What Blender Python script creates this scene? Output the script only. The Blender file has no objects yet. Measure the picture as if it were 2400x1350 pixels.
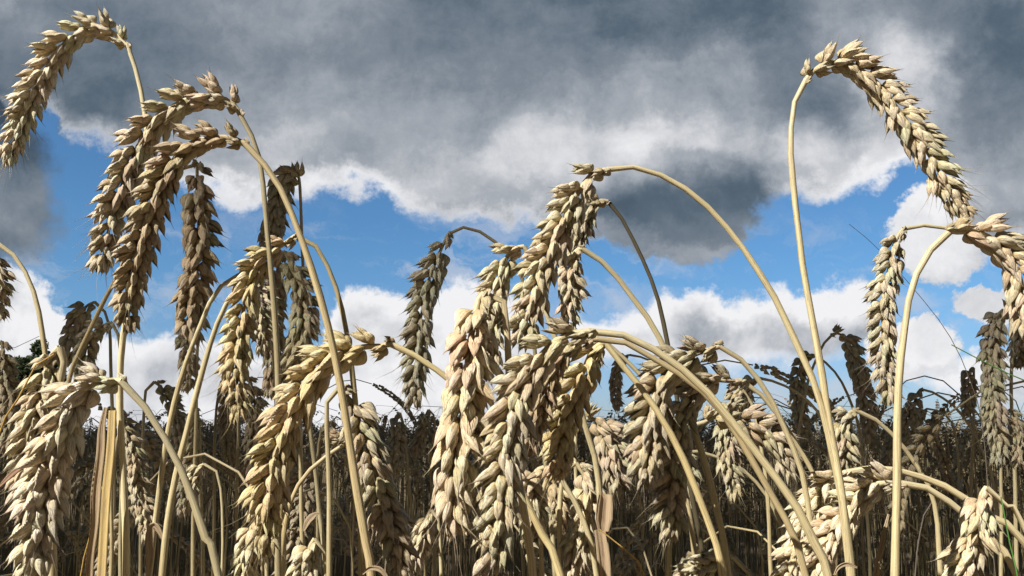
import bpy, math, random
import numpy as np
from mathutils import Vector, Matrix

random.seed(7); rng = np.random.default_rng(7)
SC = bpy.context.scene
COL = SC.collection
PI = math.pi

# ------------------------------------------------------------------ camera
FPX = 2078.0                       # focal length in pixels of the 2400 px wide photograph
PITCH = math.atan((1040 - 675) / FPX)
CAM = np.array([0.0, 0.0, 0.84])
cd = bpy.data.cameras.new("camera"); cam = bpy.data.objects.new("camera", cd); COL.objects.link(cam)
cd.sensor_width = 36; cd.lens = FPX / 2400 * 36
cd.clip_start = 0.02; cd.clip_end = 4000
cam.location = CAM; cam.rotation_euler = (PI / 2 + PITCH, 0, 0)
SC.camera = cam
SC.view_settings.view_transform = 'Standard'; SC.view_settings.look = 'None'
SC.view_settings.exposure = 0.82; SC.view_settings.gamma = 1

def at(x, y, d):
    """photo pixel -> world point on the upright plane d metres in front of the camera"""
    v = np.array([(x - 1200) / FPX, 0, 0]) + np.array([0, math.cos(PITCH), math.sin(PITCH)]) \
        + (675 - y) / FPX * np.array([0, -math.sin(PITCH), math.cos(PITCH)])
    return CAM + v * (d / v[1])

# ------------------------------------------------------------------ sun
SUN_EL, SUN_AZ = math.radians(42), math.radians(230)     # compass bearing, clockwise from +Y (the view)
S = np.array([math.sin(SUN_AZ) * math.cos(SUN_EL), math.cos(SUN_AZ) * math.cos(SUN_EL), math.sin(SUN_EL)])
sl = bpy.data.lights.new("sun", 'SUN'); sl.energy = 5.0; sl.angle = math.radians(0.5); sl.color = (1, 0.965, 0.90)
so = bpy.data.objects.new("sun", sl); COL.objects.link(so)
so.rotation_euler = Vector(S).to_track_quat('Z', 'Y').to_euler()

# ------------------------------------------------------------------ world: Nishita sky with drifting cumulus
W = bpy.data.worlds.new("World"); SC.world = W; W.use_nodes = True
NT = W.node_tree; NT.nodes.clear()
class G:
    """tiny node-expression helper"""
    def __init__(s, nt): s.nt = nt
    def n(s, t, **k):
        o = s.nt.nodes.new(t)
        for a, b in k.items(): setattr(o, a, b)
        return o
    def link(s, a, b):
        if isinstance(a, (int, float, tuple, list)): b.default_value = a
        else: s.nt.links.new(a, b)
    def m(s, op, a, b=None, c=None, clamp=False):
        o = s.n('ShaderNodeMath', operation=op, use_clamp=clamp)
        s.link(a, o.inputs[0])
        if b is not None: s.link(b, o.inputs[1])
        if c is not None: s.link(c, o.inputs[2])
        return o.outputs[0]
    def ss(s, x, lo, hi, a=0.0, b=1.0):
        o = s.n('ShaderNodeMapRange', interpolation_type='SMOOTHSTEP')
        s.link(x, o.inputs[0])
        for i, v in enumerate((lo, hi, a, b)): s.link(v, o.inputs[1 + i])
        return o.outputs[0]
    def lin(s, x, lo, hi, a=0.0, b=1.0):
        o = s.n('ShaderNodeMapRange'); s.link(x, o.inputs[0])
        for i, v in enumerate((lo, hi, a, b)): s.link(v, o.inputs[1 + i])
        return o.outputs[0]
    def mix(s, f, a, b, blend='MIX'):
        o = s.n('ShaderNodeMix', data_type='RGBA', blend_type=blend)
        s.link(f, o.inputs[0])
        for q, v in ((6, a), (7, b)):
            if isinstance(v, tuple): o.inputs[q].default_value = (*v, 1) if len(v) == 3 else v
            else: s.nt.links.new(v, o.inputs[q])
        return o.outputs[2]
    def noise(s, vec, scale, detail=6, rough=0.55, dist=0.0, off=0.0, lac=2.0):
        o = s.n('ShaderNodeTexNoise')
        if off:
            a = s.n('ShaderNodeVectorMath', operation='ADD'); s.link(vec, a.inputs[0]); a.inputs[1].default_value = (off, off * .7, off * 1.3)
            vec = a.outputs[0]
        s.link(vec, o.inputs['Vector'])
        o.inputs['Scale'].default_value = scale; o.inputs['Detail'].default_value = detail
        o.inputs['Roughness'].default_value = rough; o.inputs['Distortion'].default_value = dist
        o.inputs['Lacunarity'].default_value = lac
        return o.outputs['Fac']
    def comb(s, x, y, z):
        o = s.n('ShaderNodeCombineXYZ')
        for i, v in enumerate((x, y, z)): s.link(v, o.inputs[i])
        return o.outputs[0]
    def curve(s, x, pts, lo, hi, ylo, yhi):
        """piecewise smooth curve through photo-unit points"""
        t = s.lin(x, lo, hi)
        o = s.n('ShaderNodeFloatCurve'); c = o.mapping.curves[0]
        P = [((a - lo) / (hi - lo), (b - ylo) / (yhi - ylo)) for a, b in pts]
        c.points[0].location = P[0]; c.points[1].location = P[-1]
        for p in P[1:-1]: c.points.new(*p)
        o.mapping.update()
        s.link(t, o.inputs['Value'])
        return s.lin(o.outputs[0], 0, 1, ylo, yhi)

g = G(NT)
tc = g.n('ShaderNodeTexCoord')
rot = g.n('ShaderNodeVectorRotate', rotation_type='X_AXIS'); rot.inputs['Angle'].default_value = -PITCH
NT.links.new(tc.outputs['Generated'], rot.inputs['Vector'])
sep = g.n('ShaderNodeSeparateXYZ'); NT.links.new(rot.outputs[0], sep.inputs[0])
yy = g.m('MAXIMUM', g.m('ABSOLUTE', sep.outputs[1]), 0.12)
X = g.m('MULTIPLY_ADD', g.m('DIVIDE', sep.outputs[0], yy), 2.078, 1.2)
Y = g.m('MULTIPLY_ADD', g.m('DIVIDE', sep.outputs[2], yy), -2.078, 0.675)
pv = g.comb(X, Y, 0.0)
def warp(vec, scale, detail, rough, amp, off):
    o = g.n('ShaderNodeTexNoise'); a = g.n('ShaderNodeVectorMath', operation='ADD'); NT.links.new(vec, a.inputs[0]); a.inputs[1].default_value = (off, off, off)
    NT.links.new(a.outputs[0], o.inputs['Vector']); o.inputs['Scale'].default_value = scale; o.inputs['Detail'].default_value = detail; o.inputs['Roughness'].default_value = rough
    b = g.n('ShaderNodeVectorMath', operation='SUBTRACT'); NT.links.new(o.outputs['Color'], b.inputs[0]); b.inputs[1].default_value = (.5, .5, .5)
    c_ = g.n('ShaderNodeVectorMath', operation='SCALE'); NT.links.new(b.outputs[0], c_.inputs[0]); c_.inputs['Scale'].default_value = amp
    return c_.outputs[0]
w1 = warp(pv, 4.5, 10, .63, .26, 1.7); w2 = warp(pv, 17.0, 8, .60, .06, 5.3)
wa = g.n('ShaderNodeVectorMath', operation='ADD'); NT.links.new(w1, wa.inputs[0]); NT.links.new(w2, wa.inputs[1])
wsep = g.n('ShaderNodeSeparateXYZ'); NT.links.new(wa.outputs[0], wsep.inputs[0])
X0, Y0 = X, Y
X = g.m('ADD', X, wsep.outputs[0]); Y = g.m('ADD', Y, g.m('MULTIPLY', wsep.outputs[1], .8))
# puffy displacement of every cloud edge
nb = g.noise(pv, 3.2, 9, 0.56, 0.25)
nf = g.noise(pv, 9.0, 11, 0.70, 0.25, 3.1)
nl = g.noise(g.comb(g.m('MULTIPLY', X, 0.75), g.m('MULTIPLY', Y, 1.25), 0.0), 1.9, 8, 0.5, 0.35, 7.7)
wob = g.m('ADD', g.m('MULTIPLY', g.m('SUBTRACT', nb, 0.5), 0.16), g.m('MULTIPLY', g.m('SUBTRACT', nf, 0.5), 0.12))
def blob(cx, cy, rx, ry):
    dx = g.m('DIVIDE', g.m('SUBTRACT', X, cx), rx); dy = g.m('DIVIDE', g.m('SUBTRACT', Y, cy), ry)
    return g.m('SUBTRACT', 1.0, g.m('SQRT', g.m('ADD', g.m('MULTIPLY', dx, dx), g.m('MULTIPLY', dy, dy))))
def addw(v, k=1.0): return g.m('MULTIPLY_ADD', wob, k, v)
mx = lambda a, b: g.m('MAXIMUM', a, b)
mul = lambda a, b: g.m('MULTIPLY', a, b)

# lower edge of the big grey deck
edge = g.curve(X, [(-.6,.42),(-.1,.32),(.08,.275),(.16,.335),(.27,.375),(.40,.42),(.52,.47),(.60,.485),(.70,.455),(.86,.460),(.96,.485),(1.08,.515),(1.24,.525),
                   (1.36,.54),(1.48,.57),(1.60,.57),(1.72,.54),(1.80,.495),(1.88,.475),(1.98,.46),(2.06,.44),(2.14,.40),(2.22,.43),(2.3,.60),(2.45,.60),(2.9,.5)], -.6, 2.9, 0, 1)
deep = addw(g.m('SUBTRACT', edge, Y), 0.8)                     # >0 inside the deck
deck = g.ss(deep, -0.010, 0.034)
# detached pieces and holes
pieces = mx(addw(blob(2.215,.55,.13,.13), .8), addw(blob(2.16,.82,.13,.075), .8))
pieces = mx(pieces, addw(blob(1.56,.50,.26,.11), .5))
pieces = mx(pieces, addw(blob(2.38,.71,.13,.05), .9))
pmask = mx(g.ss(pieces, -0.02, 0.13), g.ss(addw(blob(-.01,.46,.18,.18), 1.0), -.05, .38))
# lower cumulus bank
top2 = g.curve(X, [(-.6,.63),(-.05,.60),(.06,.65),(.13,.70),(.20,.76),(.30,.78),(.42,.775),(.50,.78),(.62,.82),(.72,.80),(.80,.70),(.87,.665),(.96,.70),(1.05,.665),
                   (1.14,.66),(1.24,.74),(1.33,.80),(1.38,.73),(1.46,.715),(1.55,.69),(1.63,.655),(1.72,.695),(1.82,.70),(1.93,.665),(2.03,.70),(2.08,.80),(2.2,.86),(2.45,.80),(2.9,.7)], -.6, 2.9, 0, 1)
bot2 = g.curve(X, [(-.6,1.3),(1.1,1.3),(1.22,1.1),(1.30,.93),(1.42,.85),(1.6,.86),(1.75,.885),(1.9,.87),(2.03,.83),(2.1,.84),(2.3,.95),(2.5,.95),(2.9,1.1)], -.6, 2.9, 0, 1.4)
in_top = addw(g.m('SUBTRACT', Y, top2), 0.5)
in_bot = addw(g.m('SUBTRACT', bot2, Y), 0.5)
bank = mul(g.ss(in_top, -0.008, 0.026), g.ss(in_bot, -0.03, 0.05))
wisps = mul(g.ss(g.noise(g.comb(mul(X, 2.0), mul(Y, 4.5), 0.0), 2.2, 8, .62, .6, 2.2), .46, .70), g.ss(Y, .46, .58))
# --- brightness of the deck
shade = g.m('MULTIPLY_ADD', g.m('SUBTRACT', nl, .5), 1.25, .385)
dsp = g.ss(addw(blob(1.60,.50,.36,.20), 1.2), 0, .4)
shade = g.m('MULTIPLY_ADD', mul(g.ss(g.m('MULTIPLY_ADD', g.m('SUBTRACT', nf, .5), .12, deep), .09, -.005), g.m('MULTIPLY_ADD', dsp, -.75, 1.0)), .42, shade)           # sunlit fringe
shade = g.m('MULTIPLY_ADD', g.ss(Y, .10, .45), .12, shade)
for cx, cy, rx, ry, k in [(1.35,.20,.9,.16,.08),(1.40,.36,.34,.14,.26),(1.10,.40,.30,.10,.14),(1.72,.33,.35,.13,.16),(2.12,.26,.16,.24,.17),(1.98,.36,.2,.15,.18),(2.10,.14,.2,.16,.15),(1.90,.12,.35,.12,.08),
                          (.60,.20,.5,.2,-.07),(.2,.1,.5,.2,-.06),(.30,.26,.3,.1,-.10),(2.36,.12,.24,.22,-.13),(2.33,.36,.22,.12,-.03),(1.0,.15,.6,.12,-.05),(.03,.34,.14,.18,-.16),(1.7,.05,.6,.1,-.04),(.75,.36,.22,.06,-.12)]:
    shade = g.m('MULTIPLY_ADD', g.ss(addw(blob(cx, cy, rx, ry), .8), 0, .8), k, shade)
shade = g.m('MULTIPLY_ADD', g.ss(addw(blob(1.59,.455,.28,.135), 3.4), .0, .30), -.21, shade)
shade = g.m('MULTIPLY_ADD', g.ss(addw(blob(1.62,.53,.34,.16), 1.2), 0, .5), -.22, shade)
shade = g.m('MULTIPLY_ADD', g.ss(addw(blob(-.06,.47,.28,.26), .6), 0, .12), -.62, shade)
light_piece = mx(addw(blob(2.20,.54,.14,.13), .5), addw(blob(2.16,.80,.14,.07), .5))
shade = g.m('MULTIPLY_ADD', g.ss(light_piece, 0, .3), .12, shade)
shade = g.m('MULTIPLY_ADD', g.m('SUBTRACT', nf, .5), .42, shade)
shade = g.m('MULTIPLY_ADD', g.ss(Y, -.05, -.7), -.46, shade)  # unseen deck overhead darkened to lower the ambient light
# --- brightness of the bank: bright tops, grey bases
sh2 = g.m('MULTIPLY_ADD', g.m('SUBTRACT', g.noise(pv, 4.5, 8, .55, .3, 11.0), .5), 1.25, .90)
sh2 = g.m('MULTIPLY_ADD', g.ss(in_top, .09, .0), .28, sh2)
sh2 = g.m('MULTIPLY_ADD', g.ss(addw(blob(1.80,.79,.35,.08), .9), 0, .6), -.22, sh2)
sh2 = g.m('MULTIPLY_ADD', g.ss(addw(blob(.83,.73,.1,.08), .9), 0, .6), -.2, sh2)
def ramp(x, stops):
    o = g.n('ShaderNodeValToRGB'); NT.links.new(x, o.inputs[0]); e = o.color_ramp.elements
    e[0].position, e[0].color = stops[0][0], (*stops[0][1], 1); e[1].position, e[1].color = stops[-1][0], (*stops[-1][1], 1)
    for p, c in stops[1:-1]: e.new(p).color = (*c, 1)
    return o.outputs[0]
stops = [(0.0,(.052,.078,.110)),(.2,(.105,.145,.190)),(.4,(.215,.255,.305)),(.6,(.40,.43,.475)),(.8,(.68,.69,.72)),(1.0,(.90,.90,.92))]
sh2 = g.m('MULTIPLY_ADD', g.m('SUBTRACT', nf, .5), .45, sh2)
c_deck = ramp(shade, stops); c_bank = ramp(sh2, stops)
sky = g.n('ShaderNodeTexSky', sky_type='NISHITA'); sky.sun_disc = False
sky.sun_elevation = SUN_EL; sky.sun_rotation = SUN_AZ; sky.air_density = 1.0; sky.dust_density = 0.6; sky.ozone_density = 1.6
skyc = g.n('ShaderNodeVectorMath', operation='SCALE'); NT.links.new(sky.outputs[0], skyc.inputs[0]); skyc.inputs['Scale'].default_value = 0.115
base = g.mix(g.ss(Y0, .55, 1.05), g.mix(1.0, skyc.outputs[0], (.47,.78,1.02), 'MULTIPLY'), g.mix(1.0, skyc.outputs[0], (.62,.72,1.0), 'MULTIPLY'))
c = g.mix(mul(wisps, .55), base, (.62,.64,.70))
c = g.mix(bank, c, c_bank)
c = g.mix(mx(deck, pmask), c, c_deck)
c = g.mix(g.ss(sep.outputs[1], .10, -.25), c, g.mix(.9, c, (.045,.058,.075)))   # unseen sky behind the standpoint darkened to weaken the fill light
bg = g.n('ShaderNodeBackground'); NT.links.new(c, bg.inputs[0]); bg.inputs[1].default_value = 0.56
NT.links.new(bg.outputs[0], g.n('ShaderNodeOutputWorld').inputs[0])

# ------------------------------------------------------------------ materials
def new_mat(name):
    m = bpy.data.materials.new(name); m.use_nodes = True
    nt = m.node_tree; nt.nodes.clear(); return m, G(nt)
def attr(G_, name, vec=True):
    a = G_.n('ShaderNodeAttribute'); a.attribute_name = name
    return a.outputs['Vector' if vec else 'Fac']
def finish(m, G_, colr, rough=.5, bump=None, bd=.0003, bs=.5, trans=0.0, spec=.35):
    p = G_.n('ShaderNodeBsdfPrincipled'); G_.link(colr if not isinstance(colr, tuple) else (*colr, 1), p.inputs['Base Color'])
    G_.link(rough, p.inputs['Roughness']); p.inputs['Specular IOR Level'].default_value = spec
    if bump is not None:
        b = G_.n('ShaderNodeBump'); b.inputs['Strength'].default_value = bs; b.inputs['Distance'].default_value = bd
        G_.link(bump, b.inputs['Height']); G_.nt.links.new(b.outputs[0], p.inputs['Normal'])
    out = p.outputs[0]
    if trans:
        t = G_.n('ShaderNodeBsdfTranslucent'); G_.link(colr if not isinstance(colr, tuple) else (*colr, 1), t.inputs[0])
        mm = G_.n('ShaderNodeMixShader'); mm.inputs[0].default_value = trans
        G_.nt.links.new(out, mm.inputs[1]); G_.nt.links.new(t.outputs[0], mm.inputs[2]); out = mm.outputs[0]
    G_.nt.links.new(out, G_.n('ShaderNodeOutputMaterial').inputs[0])
    return m

def make_husk():
    m, q = new_mat("ripe husk")
    pc = attr(q, "pc"); tint = attr(q, "tint", False)
    sp = q.n('ShaderNodeSeparateXYZ'); q.link(pc, sp.inputs[0]); v = sp.outputs[2]
    geo = q.n('ShaderNodeNewGeometry'); oi = q.n('ShaderNodeObjectInfo')
    rnd = oi.outputs['Random']
    vv = q.comb(q.m('MULTIPLY_ADD', tint, 9.0, q.m('MULTIPLY', sp.outputs[0], 1.0)), q.m('MULTIPLY_ADD', rnd, 17.0, sp.outputs[1]), q.m('MULTIPLY', v, .45))
    nerve = q.noise(vv, 6.5, 3, .62)
    blot = q.noise(q.comb(q.m('MULTIPLY_ADD', tint, 5.0, sp.outputs[0]), q.m('MULTIPLY_ADD', rnd, 31.0, sp.outputs[1]), q.m('MULTIPLY', v, 2.2)), 1.9, 5, .6, .4)
    base = q.mix(q.ss(v, .02, .95), (.65,.51,.255), (.82,.725,.50))
    base = q.mix(q.m('MULTIPLY', q.ss(tint, .35, 1.0), .6), base, (.46,.345,.18))       # some husks browner
    base = q.mix(q.m('MULTIPLY', q.ss(q.m('FRACT', q.m('MULTIPLY', tint, 7.3)), .6, 1.0), .7), base, (.74,.64,.46))  # some paler
    base = q.mix(q.m('MULTIPLY', q.ss(nerve, .49, .62), .68), base, (.29,.215,.13))      # nerves
    base = q.mix(q.m('MULTIPLY', q.ss(sp.outputs[0], .05, -.5), .45), base, (.80,.72,.55))   # papery pale margins
    base = q.mix(q.m('MULTIPLY', q.ss(sp.outputs[0], .965, .995), .5), base, (.82,.76,.58))   # pale keel line
    base = q.mix(q.m('MULTIPLY', q.ss(v, .86, 1.0), .55), base, (.40,.31,.19))   # browned tips
    sooty = q.m('MULTIPLY', q.ss(blot, .53, .66), q.ss(v, .12, .6))
    base = q.mix(q.m('MULTIPLY', sooty, q.m('MULTIPLY_ADD', q.ss(nerve, .38, .62), .62, .12)), base, (.135,.135,.13))  # black mould on weathered husks
    base = q.mix(1.0, base, oi.outputs['Color'], 'MULTIPLY')
    hgt = q.m('MULTIPLY_ADD', q.noise(vv, 14.0, 2, .6), .4, nerve)
    return finish(m, q, base, q.m('MULTIPLY_ADD', blot, .3, .30), hgt, .0006, .9, .07, .5)
def make_stem():
    m, q = new_mat("ripe straw stem")
    pc = attr(q, "pc"); tint = attr(q, "tint", False); oi = q.n('ShaderNodeObjectInfo'); rnd = oi.outputs['Random']
    sp = q.n('ShaderNodeSeparateXYZ'); q.link(pc, sp.inputs[0]); v = sp.outputs[2]
    vv = q.comb(q.m('MULTIPLY_ADD', rnd, 21.0, sp.outputs[0]), q.m('MULTIPLY_ADD', tint, 13.0, sp.outputs[1]), q.m('MULTIPLY', v, .10))
    st = q.noise(vv, 5.0, 4, .65)
    patch = q.noise(q.comb(q.m('MULTIPLY_ADD', rnd, 11.0, sp.outputs[0]), sp.outputs[1], q.m('MULTIPLY', v, .30)), .9, 5, .6)
    base = q.mix(q.ss(patch, .35, .65), (.62,.53,.30), (.53,.43,.23))
    base = q.mix(q.m('MULTIPLY', q.ss(v, 5.0, .3), .55), base, (.50,.44,.28))
    base = q.mix(q.m('MULTIPLY', q.ss(st, .48, .64), .72), base, (.27,.20,.11))
    base = q.mix(q.m('MULTIPLY', q.ss(st, .44, .30), .5), base, (.75,.66,.42))
    spots = q.noise(q.comb(sp.outputs[0], q.m('MULTIPLY_ADD', rnd, 5.0, sp.outputs[1]), q.m('MULTIPLY', v, 1.1)), 2.6, 4, .7)
    base = q.mix(q.m('MULTIPLY', q.ss(spots, .58, .68), .60), base, (.16,.14,.11))
    base = q.mix(1.0, base, oi.outputs['Color'], 'MULTIPLY')
    return finish(m, q, base, .42, st, .0003, .6, .05, .4)
def make_leaf(name, c1, c2, c3, trans=.2):
    m, q = new_mat(name)
    pc = attr(q, "pc"); sp = q.n('ShaderNodeSeparateXYZ'); q.link(pc, sp.inputs[0])
    st = q.noise(q.comb(q.m('MULTIPLY', sp.outputs[0], 7.0), 0.0, q.m('MULTIPLY', sp.outputs[2], .12)), 3.0, 4, .6)
    pt = q.noise(q.comb(sp.outputs[0], 3.0, q.m('MULTIPLY', sp.outputs[2], .4)), 1.6, 5, .6)
    base = q.mix(q.ss(st, .40, .62), c1, c2); base = q.mix(q.ss(pt, .52, .68), base, c3)
    return finish(m, q, base, .55, st, .0004, .7, trans, .3)
def make_soil():
    m, q = new_mat("dry soil and chaff")
    tcn = q.n('ShaderNodeTexCoord'); o = tcn.outputs['Object']
    a = q.noise(o, 1.5, 8, .65); b = q.noise(o, 60, 4, .7)
    base = q.mix(q.ss(a, .4, .62), (.085,.058,.036), (.17,.125,.075)); base = q.mix(q.ss(b, .55, .7), base, (.30,.23,.13))
    return finish(m, q, base, .9, b, .01, .6)
def make_foliage():
    m, q = new_mat("dark tree foliage")
    t = attr(q, "tint", False)
    return finish(m, q, q.mix(t, (.018,.032,.012), (.05,.075,.028)), .6, None, trans=.1)
def make_bark():
    m, q = new_mat("bark")
    tcn = q.n('ShaderNodeTexCoord'); a = q.noise(tcn.outputs['Object'], 8, 6, .7)
    return finish(m, q, q.mix(q.ss(a, .4, .65), (.05,.038,.028), (.13,.10,.075)), .85, a, .02, .8)
HUSK = make_husk(); STEM = make_stem()
DRY = make_leaf("dry brown leaf", (.52,.40,.25), (.40,.28,.17), (.27,.18,.11), .15)
YEL = make_leaf("yellow dry leaf", (.68,.43,.10), (.60,.36,.09), (.50,.36,.16), .15)
GRN = make_leaf("green leaf", (.10,.26,.05), (.14,.34,.07), (.08,.20,.05), .25)
SHEATH = make_leaf("pale straw sheath", (.66,.50,.22), (.58,.40,.15), (.46,.34,.18), .08)
DARKG = make_leaf("dark dry grass stalk", (.10,.08,.06), (.16,.13,.10), (.08,.06,.05), 0)
SOIL = make_soil(); FOL = make_foliage(); BARK = make_bark()

# ------------------------------------------------------------------ mesh pieces: (verts, quads, pc, tint)
class Piece:
    def __init__(s, v=None, f=None, pc=None, t=None):
        s.v = [] if v is None else [v]; s.f = [] if f is None else [f]; s.pc = [] if pc is None else [pc]; s.t = [] if t is None else [t]
        s.n = 0 if v is None else len(v)
    def add(s, o, M=None, off=None, tint=None):
        v, f, pc, t = o.arrays()
        if M is not None: v = v @ M.T
        if off is not None: v = v + off
        s.v.append(v); s.f.append(f + s.n); s.pc.append(pc); s.t.append(t if tint is None else np.full(len(v), tint)); s.n += len(v)
        return s
    def arrays(s):
        if len(s.v) > 1:
            s.v = [np.concatenate(s.v)]; s.f = [np.concatenate(s.f)]; s.pc = [np.concatenate(s.pc)]; s.t = [np.concatenate(s.t)]
        return s.v[0], s.f[0], s.pc[0], s.t[0]
    def mesh(s, name, mat, origin=None, smooth=True):
        v, f, pc, t = s.arrays()
        if origin is not None: v = v - origin
        m = bpy.data.meshes.new(name)
        m.vertices.add(len(v)); m.vertices.foreach_set("co", np.ascontiguousarray(v, dtype=np.float32).ravel())
        m.loops.add(f.size); m.loops.foreach_set("vertex_index", f.ravel().astype(np.int32))
        m.polygons.add(len(f)); m.polygons.foreach_set("loop_start", np.arange(0, f.size, f.shape[1], dtype=np.int32))
        m.update(calc_edges=True)
        m.polygons.foreach_set("use_smooth", np.full(len(f), smooth))
        a = m.attributes.new("pc", 'FLOAT_VECTOR', 'POINT'); a.data.foreach_set("vector", np.ascontiguousarray(pc, dtype=np.float32).ravel())
        a = m.attributes.new("tint", 'FLOAT', 'POINT'); a.data.foreach_set("value", t.astype(np.float32))
        m.materials.append(mat); return m

def unit(v): return v / (np.linalg.norm(v, axis=-1, keepdims=True) + 1e-12)
def ring_quads(nr, ns):
    i = np.arange(nr - 1)[:, None]; j = np.arange(ns)[None]; k = (j + 1) % ns
    return np.stack([i * ns + j, i * ns + k, (i + 1) * ns + k, (i + 1) * ns + j], -1).reshape(-1, 4)
def resample(P, n):
    """Catmull-Rom through P, n points evenly spaced by length"""
    P = np.asarray(P, float)
    Q = np.vstack([2 * P[0] - P[1], P, 2 * P[-1] - P[-2]]); out = []
    for i in range(1, len(Q) - 2):
        t = np.linspace(0, 1, 14, endpoint=False)[:, None]
        a, b, c_, d = Q[i - 1], Q[i], Q[i + 1], Q[i + 2]
        out.append(.5 * (2 * b + (c_ - a) * t + (2 * a - 5 * b + 4 * c_ - d) * t ** 2 + (3 * b - a - 3 * c_ + d) * t ** 3))
    out = np.vstack(out + [P[-1:]])
    L = np.r_[0, np.cumsum(np.linalg.norm(np.diff(out, axis=0), axis=1))]
    s = np.linspace(0, L[-1], n)
    return np.stack([np.interp(s, L, out[:, k]) for k in range(P.shape[1])], 1), s
def tube(P, s, rad, ns=8, tint=.5, ref=(0, -1, 0.05)):
    T = unit(np.gradient(P, axis=0)); ref = np.array(ref, float)
    B = unit(np.cross(T, ref)); N = np.cross(B, T)
    ph = np.arange(ns) / ns * 2 * PI
    rad = np.broadcast_to(rad, (len(P),))
    ring = B[:, None] * np.cos(ph)[None, :, None] + N[:, None] * np.sin(ph)[None, :, None]
    v = P[:, None] + ring * rad[:, None, None]
    pc = np.zeros(v.shape); pc[..., 0] = np.cos(ph); pc[..., 1] = np.sin(ph); pc[..., 2] = (s * 100)[:, None]
    return Piece(v.reshape(-1, 3), ring_quads(len(P), ns), pc.reshape(-1, 3), np.full(v.shape[0] * ns, tint))

def strip_quads(nr, ns):
    i = np.arange(nr - 1)[:, None]; j = np.arange(ns - 1)[None]
    return np.stack([i * ns + j, i * ns + j + 1, (i + 1) * ns + j + 1, (i + 1) * ns + j], -1).reshape(-1, 4)
def pod(L, R, nr, ns, keel=.22, bend=.06, awn=0.0, shoulder=False, flat=.62, r=random, pk=.78):
    """one papery husk: an open boat-shaped shell, axis +Z, sharp ridge (keel) toward +X, drawn out to a beak or awn"""
    t = np.linspace(0, 1, nr) ** .93
    prof = np.sin(PI * np.clip(t, 0, 1) ** pk) ** .88 * (1.04 - .12 * t)
    prof[0] = .25
    if shoulder: prof = np.where(t > .86, prof * .62, prof * 1.05)
    z = t * L; cx = bend * L * np.sin(PI * t) + r.uniform(-.01, .09) * L * t ** 4
    cy = r.uniform(-.07, .07) * L * t ** 2.5
    prof[-1] = .05
    if awn > 0:
        ta = np.array([.35, 1.0]); z = np.r_[z, L + ta * awn]; cx = np.r_[cx, cx[-1] + r.uniform(-.12, .25) * awn * ta ** 1.5]; cy = np.r_[cy, cy[-1] + r.uniform(-.2, .2) * awn * ta ** 1.5]
        prof[-1] = .08; prof = np.r_[prof, .05, .015]; t = np.r_[t, 1, 1]
    span = math.radians(128); ph = np.linspace(-span, span, ns)
    k = 1 + keel * np.exp(-(ph / .24) ** 2)
    rip = 1 + .045 * np.sin(4.3 * ph + r.uniform(0, 6))[None] * np.sin(t * r.uniform(4, 8) + r.uniform(0, 3))[:, None] + .02 * np.cos(9 * ph)[None]
    rx = R * prof[:, None] * rip
    ca = np.cos(ph); ca = np.where(ca < 0, ca * flat, ca)
    flare = 1 + .10 * (np.abs(ph) / span)[None] ** 3 * np.sin(t * 7 + r.uniform(0, 6))[:, None]
    v = np.stack([cx[:, None] + rx * (ca * k)[None], cy[:, None] + rx * flare * np.sin(ph)[None] * .95, np.repeat(z[:, None], ns, 1)], -1)
    pc = np.stack([np.repeat(np.cos(ph)[None], len(t), 0), np.repeat(np.sin(ph)[None], len(t), 0), np.repeat(t[:, None], ns, 1)], -1)
    return Piece(v.reshape(-1, 3), strip_quads(len(t), ns), pc.reshape(-1, 3), np.full(len(t) * ns, r.random()))
def rotz(a): c_, s_ = math.cos(a), math.sin(a); return np.array([[c_, -s_, 0], [s_, c_, 0], [0, 0, 1.0]])
def roty(a): c_, s_ = math.cos(a), math.sin(a); return np.array([[c_, 0, s_], [0, 1.0, 0], [-s_, 0, c_]])
def rotx(a): c_, s_ = math.cos(a), math.sin(a); return np.array([[1.0, 0, 0], [0, c_, -s_], [0, s_, c_]])

def spikelet(seed, nr=10, ns=12, full=True, awnk=1.0):
    """unit spikelet: axis +Z, florets fan along X, outward face +Y, about 1 long"""
    r = random.Random(seed); P = Piece()
    def put(p, fan, out, off, turn=0.0):
        # keel direction turned from X toward +Y, then fan tilt
        M = roty(fan) @ rotx(-out) @ rotz(turn)
        P.add(p, M, np.array(off))
    j = lambda a: r.uniform(-a, a)
    flip = r.choice([-1, 1])
    for sgn in (-1, 1):
        turn = (.60 + j(.18)) if sgn > 0 else (PI - .60 + j(.18))
        put(pod(.72 + j(.07), .178 + j(.02), nr, ns, .55, .07, (.13 + j(.06)) * awnk, True, r=r), sgn * (.33 + j(.11)), .05 + sgn * .05 + j(.10), (sgn * .085, .02, 0), turn)
        put(pod(.92 + j(.09), .148 + j(.015), nr, ns, .40, .05, (r.choice([.10, .18, .34]) + j(.05)) * awnk, False, r=r, pk=.90), sgn * (.27 + j(.11)), -sgn * flip * .22 + j(.10), (sgn * .06, -.01, .08), turn + sgn * j(.2))
        # inner husk (palea) facing the other way closes the floret
        if full: put(pod(.80 + j(.05), .135, nr - 2, max(5, ns - 4), .1, .03, 0, False, r=r, pk=.85), sgn * (.14 + j(.05)), -sgn * flip * .10, (sgn * .03, -.01, .10), turn + PI)
    if full:
        put(pod(.80 + j(.08), .135, nr, ns, .34, .05, .18 * awnk, False, r=r, pk=.9), j(.12), .15 + j(.12), (j(.03), .05, .20), PI / 2 + j(.3))
        put(pod(.60, .12, nr - 2, ns, .2, .05, .08 * awnk, False, r=r), j(.24), -.05 + j(.15), (j(.05), .0, .42), PI / 2 + j(.9))
    return P
NV = 14
SPK = [spikelet(100 + i, 11, 13) for i in range(NV)]
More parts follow.
